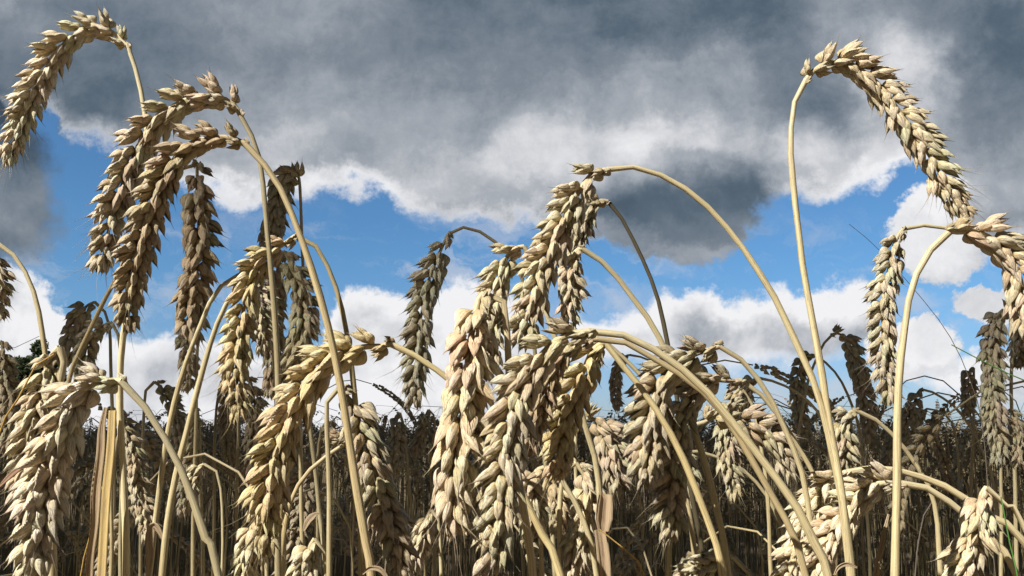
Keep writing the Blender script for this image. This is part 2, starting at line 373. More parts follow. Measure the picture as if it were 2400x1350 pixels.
SPK_MESH = [p.mesh("spikelet", HUSK) for p in SPK]
SPK_AWN = [spikelet(300 + i, awnk=4.5) for i in range(5)]; SPK_AWN_MESH = [p.mesh("spikelet", HUSK) for p in SPK_AWN]
SPK_MID = [spikelet(200 + i, 7, 7, i % 2 == 0) for i in range(8)]
def spikelet_lo(seed):
    r = random.Random(seed); P = Piece()
    for sgn in (-1, 1):
        P.add(pod(.9, .2, 5, 5, .2, .06, .0, r=r), roty(sgn * .28) @ rotz(0 if sgn > 0 else PI), np.array([sgn * .08, 0, 0]))
    P.add(pod(.8, .2, 5, 5, .2, .06, .0, r=r), rotz(PI / 2), np.array([0, .04, .15]))
    return P
SPK_LO = [spikelet_lo(i) for i in range(5)]

def ear_layout(Pts, w, roll, r, view=None, gap=.255, theta=.53, compact=1.0):
    """positions and frames of the spikelets along an ear; yields (pos, 3x3 matrix with columns fan/outward/axis, size, terminal)"""
    n = 60; P, s = resample(Pts, n); Ltot = s[-1]
    T = unit(np.gradient(P, axis=0))
    k = max(6, int(round(Ltot / (gap * w)))); L = .79 * w
    for i in range(k):
        u = ((i + .5) / k) ** .92; idx = min(n - 1, int(u * (n - 1) * .97))
        p, t = P[idx], T[idx]
        N = unit((CAM - p) if view is None else view); N = unit(N - t * np.dot(N, t)); B = np.cross(t, N)
        sg = 1 if i % 2 else -1; q = abs(roll) if view is None else .4
        side = (sg > 0) == (roll < 0)                 # this row is seen from the side, the other hangs toward the standpoint
        a = (.02 + .3 * q if side else .34 + .85 * q) + r.uniform(-.14, .14) + .12 * math.sin(u * 5 + roll * 9)
        R = math.cos(a) * B * sg + math.sin(a) * N
        if view is not None: a = roll + r.uniform(-.1, .1); R = (math.cos(a) * B + math.sin(a) * N) * sg
        grow = min(1.0, .50 + u * 3.2) * (1 - .22 * max(0, u - .72) / .28) * r.uniform(.90, 1.08)
        th = (theta * (1.14 if side else .80) + r.uniform(-.09, .09)) * (1 - .35 * max(0, u - .8) / .2)
        ax = unit(t * math.cos(th) + R * math.sin(th)); F = unit(np.cross(R, ax)); O = np.cross(ax, F)
        tw = r.uniform(-.28, .28); F2 = F * math.cos(tw) + O * math.sin(tw); O2 = np.cross(ax, F2)
        yield p + R * .055 * w, np.stack([F2, O2, ax], 1), L * grow, u
    t = T[-1]; N = unit(np.cross(t, np.array([.3, .8, .1]))); F = np.cross(N, t)
    yield P[-4], np.stack([F, N, t], 1), L * .72, 1.0

def link(o, parent=None):
    COL.objects.link(o)
    if parent is not None: o.parent = parent
    return o
def mkobj(name, mesh, parent=None, loc=None):
    o = bpy.data.objects.new(name, mesh)
    if loc is not None: o.location = loc
    return link(o, parent)
def root(name, loc, label, cat, group=None):
    o = bpy.data.objects.new(name, None); o.empty_display_size = .02; o.location = loc; link(o)
    o["label"] = label; o["category"] = cat
    if group: o["group"] = group
    return o

def to_ground(P, y_to=None, r=random):
    """carry a traced stem on down to the soil, straightening as it goes"""
    P = [np.array(p) for p in P]; d = unit(P[-1] - P[-2]); d = unit(d + np.array([0, 0, -.15]))
    while P[-1][2] > .03:
        st = min(.09, P[-1][2] - .0)
        d = unit(d * .72 + np.array([0, .05, -1]) * .28)
        nxt = P[-1] + d * st
        if nxt[2] < -.01: nxt = P[-1] + d * (P[-1][2] / max(.05, -d[2]))
        P.append(nxt)
    P[-1][2] = -.005
    return P
EARTINT = {'n': (1, 1, 1), 'y': (1.04, .98, .82), 'p': (1.10, 1.03, 1.0), 'w': (1.14, 1.13, 1.14), 'x': (1.26, 1.29, 1.36), 'g': (.84, .87, .90), 'd': (.78, .77, .77), 'b': (.86, .79, .72)}  # per-ear tints; darker ones also paint in shade, the palest strong light
plants = {}
def plant(key, d, w, roll, col, ear, stem, label, dt=0.0, sc=1.0, neck=True, thick=1.0, hi=True, awns=False, sd=0.0, group="wheat stalks standing in front"):
    r = random.Random(key)
    n = len(ear)
    E = [at(x, y, d + dt * i / max(1, n - 1)) for i, (x, y) in enumerate(ear)]
    m = len(stem); St = [at(x, y, d + sd * i / max(1, m - 1)) for i, (x, y) in enumerate(stem)]
    St = to_ground([E[0]] + St)
    base = St[-1].copy(); base[2] = 0
    ww = .84 * w * d / FPX
    rt = root("wheat_stalk", base, label, "wheat stalk", group)
    P, s = resample(St, 110)
    kk = np.clip(s / .04, 0, 1)[:, None]; jr = np.random.RandomState(len(key) * 77 + len(ear) * 13 + int(d * 1000)); f1, f2 = jr.uniform(40, 90, 2)
    P = P + kk * .00045 * np.stack([np.sin(s * f1 + jr.uniform(0, 6)), np.cos(s * f2), 0 * s], 1)
    rad = (.00072 + (.00142 - .00072) * np.clip(s / .30, 0, 1) ** .7) * thick
    rad = rad * (1 + .07 * np.sin(s * 160 + jr.uniform(0, 6)) * np.sin(s * 47 + jr.uniform(0, 6)))
    rad = rad * (1 + .25 * np.exp(-(s / .006) ** 2))
    tb = tube(P, s, rad, 12 if hi else 8, r.random())
    # swollen joints with a thin collar low on the straw
    stem_o = mkobj("stem", tb.mesh("stem", STEM, base), rt)
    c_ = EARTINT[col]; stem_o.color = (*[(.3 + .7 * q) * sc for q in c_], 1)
    Pe, se = resample(E, 24)
    ear_o = mkobj("ear", tube(Pe, se, np.linspace(.00085, .0005, 24) * thick, 8, r.random()).mesh("rachis", STEM, base), rt)
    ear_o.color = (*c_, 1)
    lay = list(ear_layout(E, ww, roll, r))
    if neck:   # a small sterile spikelet at the neck
        p, M, L, u = lay[0]; t = unit(E[0] - E[1]); 
        side = M[:, 1] * (1 if r.random() < .5 else -1)
        ax = unit(-t * .9 + side * .5); F = unit(np.cross(side, ax))
        lay.append((E[0] + t * ww * .12, np.stack([F, np.cross(ax, F), ax], 1), ww * .30, -1))
    for p, M, L, u in lay:
        if u < 0: me = r.choice(SPK_MESH)
        else: me = r.choice(SPK_AWN_MESH) if (u > .74 and (awns or r.random() < .3)) else r.choice(SPK_MESH)
        o = bpy.data.objects.new("spikelet", me)
        Mx = Matrix([[*(M[i] * L * (1 if i < 9 else 1)), p[i] - base[i]] for i in range(3)] + [[0, 0, 0, 1]])
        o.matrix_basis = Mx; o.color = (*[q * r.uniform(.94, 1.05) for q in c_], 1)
        link(o, ear_o)
    plants[key] = (rt, base, St)
    return rt

def ribbon(P, width, name, mat, origin, nrm=(0, -1, 0), cup=.25, th=.00025, n=40, twist=0.0, parent=None):
    Q, s = resample(P, n); T = unit(np.gradient(Q, axis=0)); wv = np.interp(np.linspace(0, 1, n), np.linspace(0, 1, len(width)), width)
    nrm = np.array(nrm, float); Bv = unit(np.cross(T, nrm)); Nv = np.cross(Bv, T)
    a = np.linspace(0, twist, n)[:, None]; B2 = Bv * np.cos(a) + Nv * np.sin(a); N2 = np.cross(B2, T)
    us = np.array([-1, -.55, 0, .55, 1]); rows = []
    pcs = []
    for sd_, us_ in ((1, us), (-1, us[::-1])):
        for u in us_:
            rows.append(Q + B2 * (u * wv / 2)[:, None] + N2 * ((cup * u * u * wv / 2) + sd_ * th)[:, None])
            pcs.append(np.stack([np.full(n, u), np.full(n, 0.0), s * 100], 1))
    v = np.stack(rows, 1).reshape(-1, 3); pc = np.stack(pcs, 1).reshape(-1, 3)
    return mkobj(name, Piece(v, ring_quads(n, 10), pc, np.full(len(v), .5)).mesh(name, mat, origin), parent)

# ------------------------------------------------------------------ the traced stalks (coordinates read off the photograph)
H = PI / 2
plant('a1', .31, 86, -0.3, 'x', [(300,110),(285,95),(270,80),(235,62),(195,70),(155,98),(125,132),(102,172),(80,215),(62,258),(48,300),(28,345),(14,380)],
      [(312,145),(325,190),(333,240),(342,310),(345,420),(335,550),(312,680),(288,800),(278,950),(288,1150),(298,1350)],
      "tall pale wheat stalk with arched ear at the top left corner", awns=True)
plant('a2', .29, 98, -0.35, 'n', [(562,268),(548,245),(530,233),(500,225),(460,227),(420,240),(385,265),(350,300),(325,340),(305,385),(288,430),(272,475),(260,520),(250,560),(246,600),(243,630)],
      [(585,310),(602,350),(613,400),(622,470),(632,560),(640,650),(645,760),(648,900),(650,1100),(656,1350)],
      "big wheat ear arched leftward over another ear, straw stem falling straight down", awns=True, sc=.66)
plant('a3', .25, 94, -0.35, 'b', [(575,338),(545,325),(520,322),(485,325),(450,335),(420,360),(395,395),(372,440),(357,485),(343,530),(328,580),(315,630),(303,690),(300,740),(300,772)],  # brown tint stands in for the shadow on this ear
      [(600,365),(640,410),(675,475),(705,550),(725,610),(745,680),(765,760),(785,850),(805,950),(825,1060),(845,1180),(860,1280),(868,1345)],
      "wheat ear hanging directly under the large arched one, its thick pale straw crossing others", thick=1.1)
plant('a4', .43, 98, .9, 'b', [(462,385),(462,400),(462,430),(460,480),(466,540),(466,600),(458,650),(447,700),(441,760),(446,792)],
      [(445,385),(425,395),(395,430),(365,500),(330,580),(300,620),(270,660),(230,730),(190,810),(165,870),(150,960)],
      "straight brownish ear hanging down just right of the two crossed arched ears", dt=-.01)
plant('a5', .31, 84, -0.4, 'y', [(692,553),(675,565),(640,590),(605,625),(585,670),(572,720),(562,780),(556,840),(553,890),(560,940),(568,970)],
      [(714,557),(743,581),(771,634),(791,687),(810,754),(824,831),(829,883),(834,960),(838,1061),(846,1200),(850,1350)],
      "yellowish ear with slender rows, hanging left of a straight dark stem", awns=True, sc=.68)
plant('a6', .47, 74, 1.2, 'g', [(703,440),(700,415),(690,402),(675,408),(660,430),(650,470),(642,510),(632,550),(620,590)],
      [(705,480),(709,560),(712,640),(716,740),(722,860),(728,1000),(745,1180),(767,1350)],
      "weathered ear bent back on itself at its top, above the yellowish ears", neck=False)
plant('a7', .46, 62, .7, 'n', [(668,590),(655,610),(645,680),(640,760),(638,840),(636,925)], [(680,595),(690,650),(695,760),(700,900),(706,1100),(712,1350)],
      "narrow ear hanging behind a vertical brown straw", neck=False)
plant('a8', .45, 80, .6, 'n', [(668,590),(685,629),(708,687),(712,759),(699,807),(684,855),(664,905)], [(655,580),(640,600),(632,680),(640,820),(650,960),(660,1150),(668,1350)],
      "pale ear sagging between a dark straw and a bright slanting straw", neck=False)
plant('a9', .27, 116, -0.38, 'y', [(915,806),(890,812),(864,812),(829,817),(793,830),(758,852),(731,883),(709,919),(687,954),(671,990),(655,1034),(644,1079),(633,1123),(629,1163),(624,1203),(622,1239),(618,1283)],
      [(940,812),(970,832),(1005,852),(1035,875),(1075,905),(1105,942),(1142,999),(1190,1090),(1248,1212),(1290,1295),(1318,1355)],
      "large golden ear with plump husks arching left from a horizontal neck", thick=1.1)
plant('a10', .225, 144, 1.05, 'p', [(1133,688),(1122,700),(1115,735),(1108,770),(1100,810),(1095,855),(1090,900),(1085,950),(1080,1000),(1072,1050),(1065,1100),(1060,1150),(1055,1200),(1054,1225)],
      [(1155,672),(1175,690),(1186,740),(1193,840),(1200,950),(1215,1100),(1235,1250),(1245,1350)],
      "broad pinkish cream ear with fanned husks hanging at the centre", dt=-.01, awns=True)
plant('a11', .215, 122, -0.38, 'n', [(1382,777),(1340,783),(1305,798),(1275,826),(1250,855),(1230,880),(1213,914),(1204,950),(1196,990),(1187,1034),(1182,1070),(1178,1114),(1173,1159),(1169,1203),(1164,1243),(1160,1283),(1156,1330)],
      [(1412,776),(1449,781),(1510,806),(1570,842),(1642,899),(1715,986),(1787,1082),(1859,1183),(1907,1280),(1938,1352)],
      "heavy straw coloured ear hanging from the longest arching straw at the centre", thick=1.05)
plant('a12', .25, 82, .9, 'b', [(1400,795),(1360,798),(1325,815),(1298,850),(1278,900),(1262,950),(1248,1000),(1232,1050)],
      [(1450,796),(1540,845),(1610,890),(1670,945),(1720,1013),(1787,1126),(1845,1222),(1880,1306)],
      "shadowed ear tucked behind the heavy central ear, its straw beside that one's", neck=False, sc=.9)
plant('a13', .26, 98, -0.35, 'y', [(1418,803),(1400,812),(1387,826),(1373,857),(1356,892),(1342,928),(1329,963),(1320,999),(1316,1034),(1311,1070),(1307,1104)],
      [(1438,830),(1478,880),(1522,934),(1585,1034),(1618,1111),(1647,1192),(1676,1280),(1690,1352)],
      "tawny ear hanging right of the heavy central ear, its pale straw banded by shadows", thick=1.1)
plant('a14', .31, 74, .6, 'n', [(1364,583),(1350,590),(1338,620),(1335,660),(1335,700),(1331,740),(1328,770)],
      [(1385,588),(1410,612),(1445,648),(1484,702),(1520,752),(1546,798),(1572,850),(1592,900),(1618,975),(1652,1080),(1676,1188),(1706,1352)],
      "short ear hanging from a dark necked straw behind the tall leaning ear", thick=1.15, sc=.85)
plant('a15', .27, 104, -0.38, 'n', [(1420,398),(1405,399),(1380,415),(1358,448),(1336,483),(1318,523),(1300,563),(1282,603),(1264,634),(1256,670),(1247,706),(1238,737),(1229,768),(1224,799)],
      [(1440,391),(1475,390),(1530,403),(1590,433),(1650,480),(1710,545),(1760,610),(1800,672),(1832,722),(1859,784),(1898,861),(1927,945),(1948,1040),(1972,1180),(1992,1350)],
      "long ear leaning left high at the centre, hanging from the widest arching straw")
plant('a16', .30, 92, -0.4, 'n', [(1228,578),(1210,582),(1190,600),(1172,640),(1162,680),(1156,720),(1150,780),(1148,840)],
      [(1245,590),(1262,640),(1278,723),(1300,785),(1335,861),(1369,994),(1391,1070),(1404,1159),(1412,1260),(1418,1350)],
      "ear wedged beside the tall leaning one, on a straw with a papery brown sheath", neck=False, sc=.8)
plant('a17', .44, 80, -0.4, 'g', [(1050,549),(1044,562),(1033,586),(1020,617),(1007,652),(996,688),(989,728),(984,768),(980,808),(976,848),(973,892),(972,925),(974,945)],
      [(1058,541),(1074,536),(1100,532),(1131,546),(1167,572),(1195,600),(1225,660),(1245,760),(1262,900),(1280,1100),(1300,1350)],
      "dusky grey ear hanging alone against blue sky left of centre", awns=True, sc=.85)
plant('a18', .31, 86, .8, 'n', [(1350,1085),(1372,1120),(1374,1170),(1365,1225),(1352,1280),(1346,1340)], [(1335,1075),(1318,1110),(1310,1200),(1312,1350)],
      "lower tan ear hanging below the tawny ear at the bottom edge", neck=False)
plant('a19', .34, 66, .6, 'b', [(1285,1115),(1298,1130),(1306,1160),(1311,1200),(1308,1240)], [(1275,1120),(1268,1180),(1266,1260),(1268,1350)],
      "small ear half hidden behind the heavy central ear near the bottom", neck=False)
plant('a20', .27, 98, 0.38, 'n', [(1890,186),(1903,170),(1925,154),(1954,145),(1990,149),(2024,168),(2058,197),(2084,228),(2105,259),(2129,290),(2151,320),(2171,352),(2190,384),(2209,418),(2228,452),(2246,485),(2258,508)],
      [(1878,202),(1867,224),(1858,267),(1853,339),(1856,411),(1861,483),(1869,555),(1878,628),(1891,695),(1912,796),(1931,893),(1946,989),(1960,1061),(1975,1157),(1984,1253),(1994,1350)],
      "tallest stalk at right, its long pale ear arching down to the right", awns=True, thick=1.05)
plant('a21', .25, 108, 0.38, 'n', [(2228,541),(2243,543),(2277,543),(2310,552),(2339,572),(2368,601),(2387,642),(2397,686),(2402,735),(2405,780)],
      [(2216,551),(2198,567),(2176,594),(2156,628),(2142,666),(2132,705),(2122,772),(2111,844),(2103,917),(2099,989),(2097,1133),(2097,1350)],
      "stalk at the right edge with a stout upright yellow straw and arching ear", thick=1.12)
plant('a22', .34, 76, -0.15, 'g', [(2116,537),(2107,548),(2097,570),(2089,604),(2081,642),(2073,680),(2069,729),(2069,763),(2070,835),(2076,873),(2084,912),(2088,938)],
      [(2126,531),(2140,527),(2176,529),(2214,534),(2255,540),(2300,552),(2345,585),(2380,640),(2400,720),(2420,850),(2430,1000),(2440,1350)],
      "slim ear with two neat rows hanging beside the stout upright straw", awns=True, thick=.9)
plant('a23', .285, 98, -0.4, 'w', [(2112,1133),(2085,1130),(2050,1138),(2012,1163),(1982,1200),(1955,1245),(1930,1290),(1915,1340)],
      [(2150,1136),(2195,1155),(2233,1183),(2281,1222),(2330,1270),(2378,1336)],
      "pale ear sprawling left at the lower right, the lower of two arching straws", thick=1.2)
plant('a24', .30, 92, -0.4, 'w', [(1983,1108),(1960,1118),(1930,1150),(1908,1190),(1890,1230),(1872,1275),(1856,1320),(1846,1362)],
      [(2017,1100),(2050,1097),(2089,1100),(2127,1107),(2175,1124),(2224,1143),(2262,1167),(2305,1200),(2354,1236),(2402,1275)],
      "pale lower right ear on the upper of two arching straws", thick=1.25)
plant('a25', .27, 100, .8, 'w', [(2312,1142),(2300,1160),(2292,1200),(2284,1245),(2268,1290),(2252,1330),(2240,1362)],
      [(2335,1158),(2356,1183),(2380,1212),(2404,1242)],
      "big bleached ear with open husks in the bottom right corner", neck=False, thick=.9)
plant('a26', .29, 108, -0.5, 'd', [(1686,812),(1668,818),(1635,828),(1600,845),(1565,868),(1543,900),(1530,950),(1520,1000),(1514,1060),(1508,1120)],  # dark tint paints in shade from neighbouring ears
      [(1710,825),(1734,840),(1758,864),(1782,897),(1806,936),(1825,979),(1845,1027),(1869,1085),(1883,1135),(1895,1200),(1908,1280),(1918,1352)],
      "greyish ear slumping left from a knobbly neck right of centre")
plant('a27', .305, 96, -0.5, 'd', [(1738,892),(1710,893),(1680,890),(1648,897),(1620,922),(1600,960),(1588,1010),(1583,1070),(1578,1130),(1575,1190),(1575,1255)],  # half shade is put into the ear's dark tint
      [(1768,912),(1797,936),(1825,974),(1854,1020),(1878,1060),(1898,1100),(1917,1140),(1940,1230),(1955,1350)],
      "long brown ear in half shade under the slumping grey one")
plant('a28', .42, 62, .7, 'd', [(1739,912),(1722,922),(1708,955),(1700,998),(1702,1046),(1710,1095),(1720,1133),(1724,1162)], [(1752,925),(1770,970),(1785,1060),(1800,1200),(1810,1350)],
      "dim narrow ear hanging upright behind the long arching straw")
plant('a29', .36, 92, .3, 'd', [(1650,990),(1675,978),(1705,975),(1740,985),(1780,1000),(1812,1025),(1835,1060),(1850,1100)], [(1630,992),(1600,1010),(1580,1080),(1570,1200),(1565,1350)],  # shaded look comes from the dark tint
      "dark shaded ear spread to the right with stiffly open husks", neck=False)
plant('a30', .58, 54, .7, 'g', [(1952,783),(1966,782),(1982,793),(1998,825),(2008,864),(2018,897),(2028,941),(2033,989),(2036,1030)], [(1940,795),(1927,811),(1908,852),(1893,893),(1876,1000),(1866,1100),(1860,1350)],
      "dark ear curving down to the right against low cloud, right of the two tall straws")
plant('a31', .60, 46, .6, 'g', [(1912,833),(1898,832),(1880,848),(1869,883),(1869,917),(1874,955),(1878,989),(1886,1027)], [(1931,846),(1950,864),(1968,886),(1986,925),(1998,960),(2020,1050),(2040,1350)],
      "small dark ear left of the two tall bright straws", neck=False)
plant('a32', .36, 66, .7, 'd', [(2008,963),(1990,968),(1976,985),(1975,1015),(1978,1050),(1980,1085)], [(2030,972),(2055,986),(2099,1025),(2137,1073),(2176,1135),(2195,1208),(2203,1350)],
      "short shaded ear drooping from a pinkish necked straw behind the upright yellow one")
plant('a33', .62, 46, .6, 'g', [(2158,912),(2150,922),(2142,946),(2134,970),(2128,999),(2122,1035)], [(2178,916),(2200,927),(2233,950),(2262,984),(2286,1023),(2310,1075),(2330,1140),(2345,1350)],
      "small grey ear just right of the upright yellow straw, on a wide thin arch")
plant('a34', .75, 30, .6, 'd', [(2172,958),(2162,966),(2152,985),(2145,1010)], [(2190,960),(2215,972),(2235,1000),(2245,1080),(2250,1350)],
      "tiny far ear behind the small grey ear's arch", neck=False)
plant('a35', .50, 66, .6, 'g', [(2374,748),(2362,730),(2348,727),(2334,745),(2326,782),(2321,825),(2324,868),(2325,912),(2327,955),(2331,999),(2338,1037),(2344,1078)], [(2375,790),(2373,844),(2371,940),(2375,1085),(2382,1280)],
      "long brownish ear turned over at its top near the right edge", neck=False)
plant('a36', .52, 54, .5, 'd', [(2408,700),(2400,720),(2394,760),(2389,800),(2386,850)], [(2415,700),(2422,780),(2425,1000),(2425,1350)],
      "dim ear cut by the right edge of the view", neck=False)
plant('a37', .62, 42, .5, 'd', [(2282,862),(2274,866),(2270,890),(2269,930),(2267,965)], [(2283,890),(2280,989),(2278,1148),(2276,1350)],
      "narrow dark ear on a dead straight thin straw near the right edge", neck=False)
plant('a40', .20, 122, -0.65, 'x', [(285,895),(265,893),(235,897),(205,912),(175,938),(155,978),(140,1023),(125,1070),(111,1115),(101,1160),(95,1205),(90,1250),(87,1295),(85,1345)],  # palest tint paints in the overexposed glare on this ear
      [(300,905),(322,930),(345,963),(372,1006),(400,1056),(425,1106),(450,1166),(475,1236),(500,1306),(519,1357)],
      "very bright white ear nearest the camera in the bottom left corner", thick=.95, sc=.72)
plant('a41', .26, 92, -0.5, 'w', [(140,815),(122,838),(107,885),(95,925),(85,970),(77,1015),(68,1060),(60,1110),(55,1165)],
      [(152,803),(156,812),(148,850),(140,895),(130,950),(126,1060),(124,1200),(122,1350)],
      "pale ear just behind the brightest one at the lower left, beside a cut straw", neck=False, thick=1.3)
plant('a42', .33, 72, .7, 'n', [(-10,568),(-20,590),(-10,640),(-8,690),(-12,740)], [(8,578),(35,602),(68,655),(90,720),(104,790),(112,850),(116,930),(118,1100),(118,1350)],
      "ear cut by the left edge on a thin curved straw", neck=False)
plant('a44', .50, 62, .6, 'g', [(222,708),(205,716),(188,735),(175,762),(166,795),(160,838)], [(240,722),(256,760),(262,850),(264,1000),(266,1350)],
      "grey green ear leaning beside a slanting straw at the left", neck=False)
plant('a45', .47, 60, .4, 'g', [(262,756),(248,760),(226,772),(208,800),(198,835),(190,880)], [(272,765),(282,820),(284,950),(285,1350)],
      "grey ear with rounded husks below the other grey green one at left", neck=False)
plant('a48', .44, 54, .5, 'n', [(290,1000),(298,1022),(314,1060),(319,1110),(328,1155),(340,1200),(346,1255)], [(283,1000),(272,1050),(262,1150),(258,1350)],
      "slim pale ear hanging between the thick yellow straw and slanting straws", neck=False)
plant('a49', .48, 50, .5, 'n', [(452,760),(440,775),(432,800),(438,835),(442,870),(438,908)], [(470,765),(462,830),(458,1000),(452,1350)],
      "small pale ear low behind the straight brownish hanging ear", neck=False)
plant('a50', .52, 50, .6, 'g', [(362,895),(378,908),(397,935),(413,975),(424,1020),(427,1065)], [(348,900),(338,940),(332,1100),(330,1350)],
      "pale drooping ear in the gap between slanting straws at left", neck=False)
plant('a51', .50, 52, .6, 'n', [(452,950),(452,985),(450,1030),(442,1090),(436,1150),(432,1200)], [(458,945),(468,1000),(472,1150),(474,1350)],
      "loose weathered ear low between the two slanting straws", neck=False)
plant('a52', .55, 52, .6, 'd', [(535,885),(530,910),(530,960),(535,1010),(540,1075)], [(524,880),(510,940),(503,1050),(500,1200),(500,1350)],
      "dark upright ear against cloud just right of the bare thin straw", neck=False)
plant('a53', .52, 56, .6, 'd', [(580,880),(590,905),(597,950),(598,1000),(592,1060),(580,1110)], [(570,885),(560,960),(556,1100),(555,1350)],
      "dark ear hanging behind the tip of the yellowish ear", neck=False)
plant('a54', .31, 100, -0.45, 'd', [(792,912),(812,928),(832,955),(846,1000),(866,1050),(880,1110),(896,1170),(915,1230),(932,1290),(942,1345)], [(775,910),(765,960),(768,1100),(775,1350)],
      "long brown ear running down behind the thick pale crossing straw", neck=False)
plant('a55', .68, 46, .6, 'g', [(938,968),(930,975),(930,1020),(928,1065),(925,1110)], [(944,985),(952,1060),(962,1150),(971,1270),(976,1350)],
      "small far ear against white cloud at the foot of the blue gap", neck=False)
plant('a56', .70, 38, .6, 'd', [(1004,960),(995,980),(986,1016),(976,1060)], [(1014,962),(1020,1020),(1022,1200),(1022,1350)],
      "small dark ear leaning beside the broad pinkish ear", neck=False)
plant('a57', .42, 64, .6, 'n', [(1010,1195),(1000,1217),(985,1260),(965,1310),(955,1345)], [(1020,1190),(1030,1240),(1034,1350)],
      "low pale ear below the tip of the dusky grey ear", neck=False)
plant('a58', .38, 72, .7, 'w', [(600,1215),(588,1240),(577,1290),(570,1350)], [(612,1220),(622,1280),(626,1350)],
      "bleached ear in the bottom edge left of the large golden one", neck=False)
plant('a59', .34, 84, .7, 'w', [(738,1262),(726,1283),(716,1320),(708,1362)], [(750,1262),(760,1300),(762,1352)],
      "bleached ear in the bottom edge right of the large golden one", neck=False)
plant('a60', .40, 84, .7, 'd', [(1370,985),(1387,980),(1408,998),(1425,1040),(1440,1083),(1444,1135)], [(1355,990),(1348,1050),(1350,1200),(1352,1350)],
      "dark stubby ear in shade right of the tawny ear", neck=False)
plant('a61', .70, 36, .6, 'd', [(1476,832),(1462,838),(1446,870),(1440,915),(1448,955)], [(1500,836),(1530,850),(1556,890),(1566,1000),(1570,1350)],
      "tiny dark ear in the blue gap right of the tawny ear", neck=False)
plant('a62', .30, 86, .7, 'n', [(1275,1096),(1258,1104),(1246,1132),(1243,1180),(1240,1236)], [(1290,1094),(1311,1116),(1347,1174),(1378,1245),(1401,1352)],
      "rounded ear low at centre on a short curved brown straw", neck=True)
plant('a63', .33, 76, .4, 'n', [(1718,1305),(1690,1312),(1655,1322),(1620,1340),(1600,1362)], [(1735,1312),(1752,1340),(1760,1365)],
      "ear just rising into the bottom edge right of centre", neck=False)
plant('a64', .38, 40, .6, 'b', [(840,1025),(822,1030),(800,1028),(780,1020)], [(812,1038),(760,1074),(713,1119),(680,1185),(660,1290),(655,1350)],
      "thin greyish arch of straw under the thick pale one, with a small husky tip", neck=False, thick=1.1)
plant('a65', .50, 46, .6, 'd', [(768,985),(772,1000),(774,1040),(772,1090)], [(760,985),(748,1040),(744,1150),(742,1350)],
      "small dim ear between golden ear and thick straw", neck=False)
# ears of the two slanting straws at the left run up behind the yellowish ear
plant('a66', .36, 60, .6, 'n', [(560,645),(590,655),(615,690),(628,740),(632,800)], [(530,660),(500,692),(472,758),(432,870),(398,1000),(372,1150),(348,1350)],
      "ear mostly hidden behind the yellowish one, on the left of two slanting straws", neck=False, thick=1.1)
plant('a67', .34, 60, .6, 'n', [(560,672),(580,668),(600,700),(612,760),(614,820)], [(543,692),(510,755),(472,870),(442,990),(412,1130),(384,1322)],
      "ear mostly hidden behind the yellowish one, on the right of two slanting straws", neck=False, thick=1.2)
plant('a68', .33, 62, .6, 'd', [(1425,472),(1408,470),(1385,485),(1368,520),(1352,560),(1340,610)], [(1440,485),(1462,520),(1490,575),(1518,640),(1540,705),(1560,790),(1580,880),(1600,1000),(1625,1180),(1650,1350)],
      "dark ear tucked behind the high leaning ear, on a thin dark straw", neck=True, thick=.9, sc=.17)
plant('a69', .34, 50, .6, 'd', [(1418,800),(1400,812),(1390,850)], [(1450,828),(1485,862),(1524,905),(1560,970),(1590,1060),(1615,1200),(1630,1350)],
      "shaded ear behind the tawny ear, on the darker of the two straws there", neck=False)
plant('a70', .55, 44, .6, 'd', [(1778,886),(1760,895),(1748,930),(1745,970)], [(1800,890),(1835,902),(1883,931),(1928,990),(1950,1100),(1960,1350)],
      "small ear on a thin low arch behind the tall bright straws", neck=False)
plant('a71', .45, 60, .6, 'd', [(1600,1060),(1612,1085),(1612,1130),(1606,1180)], [(1625,1056),(1690,1075),(1745,1105),(1800,1170),(1840,1260),(1860,1350)],
      "shaded ear under a low curved tan straw right of centre", neck=False)
plant('a72', .40, 40, .6, 'n', [(478,1088),(465,1095),(455,1120),(450,1160)], [(492,1084),(507,1105),(517,1150),(520,1225),(520,1350)],
      "little ear on a thin white hooked straw at lower left", neck=False, thick=.7)
plant('a73', .50, 50, .6, 'd', [(2368,960),(2380,985),(2386,1030),(2384,1080)], [(2355,965),(2348,1040),(2345,1200),(2345,1350)],
      "rust brown ear low at the right edge", neck=False)
plant('a74', .45, 60, .6, 'd', [(5,800),(10,850),(18,920),(22,990),(20,1050)], [(-10,800),(-18,900),(-18,1100),(-15,1350)],
      "dark ear low in the left edge below a dry grass stem", neck=False)

# ------------------------------------------------------------------ leaves, sheaths and collars that sit on the stalks
def leaf_on(key, d, pts, width, name, mat, **k):
    rt, base, St = plants[key]
    return ribbon([at(x, y, d) for x, y in pts], [w * d / FPX for w in width], name, mat, base, parent=rt, **k)
leaf_on('a1', .304, [(266,962),(261,1060),(252,1150),(246,1250),(240,1360),(236,1450)], [16,18,19,19,20,20], "leaf_sheath", SHEATH, cup=.5, th=.0004)
leaf_on('a1', .306, [(249,955),(241,1000),(238,1060),(228,1140),(223,1230),(213,1300),(208,1370),(200,1450)], [8,18,19,22,17,16,18,14], "leaf", DRY, cup=.6, twist=.35)
leaf_on('a20', .262, [(1955,1348),(1965,1330),(1985,1322),(2008,1330)], [3,7,9,4], "leaf_collar", DRY, cup=.6)
leaf_on('a3', .246, [(850,1345),(868,1332),(890,1334),(905,1350),(912,1370)], [4,9,11,9,4], "leaf_collar", DRY, cup=.6)
leaf_on('a16', .293, [(1418,1158),(1416,1185),(1414,1215),(1414,1245)], [30,38,40,24], "leaf_sheath", DRY, cup=.7, th=.0003)
leaf_on('a16', .296, [(1405,1240),(1412,1290),(1420,1380)], [26,30,26], "leaf", DRY, cup=.7)
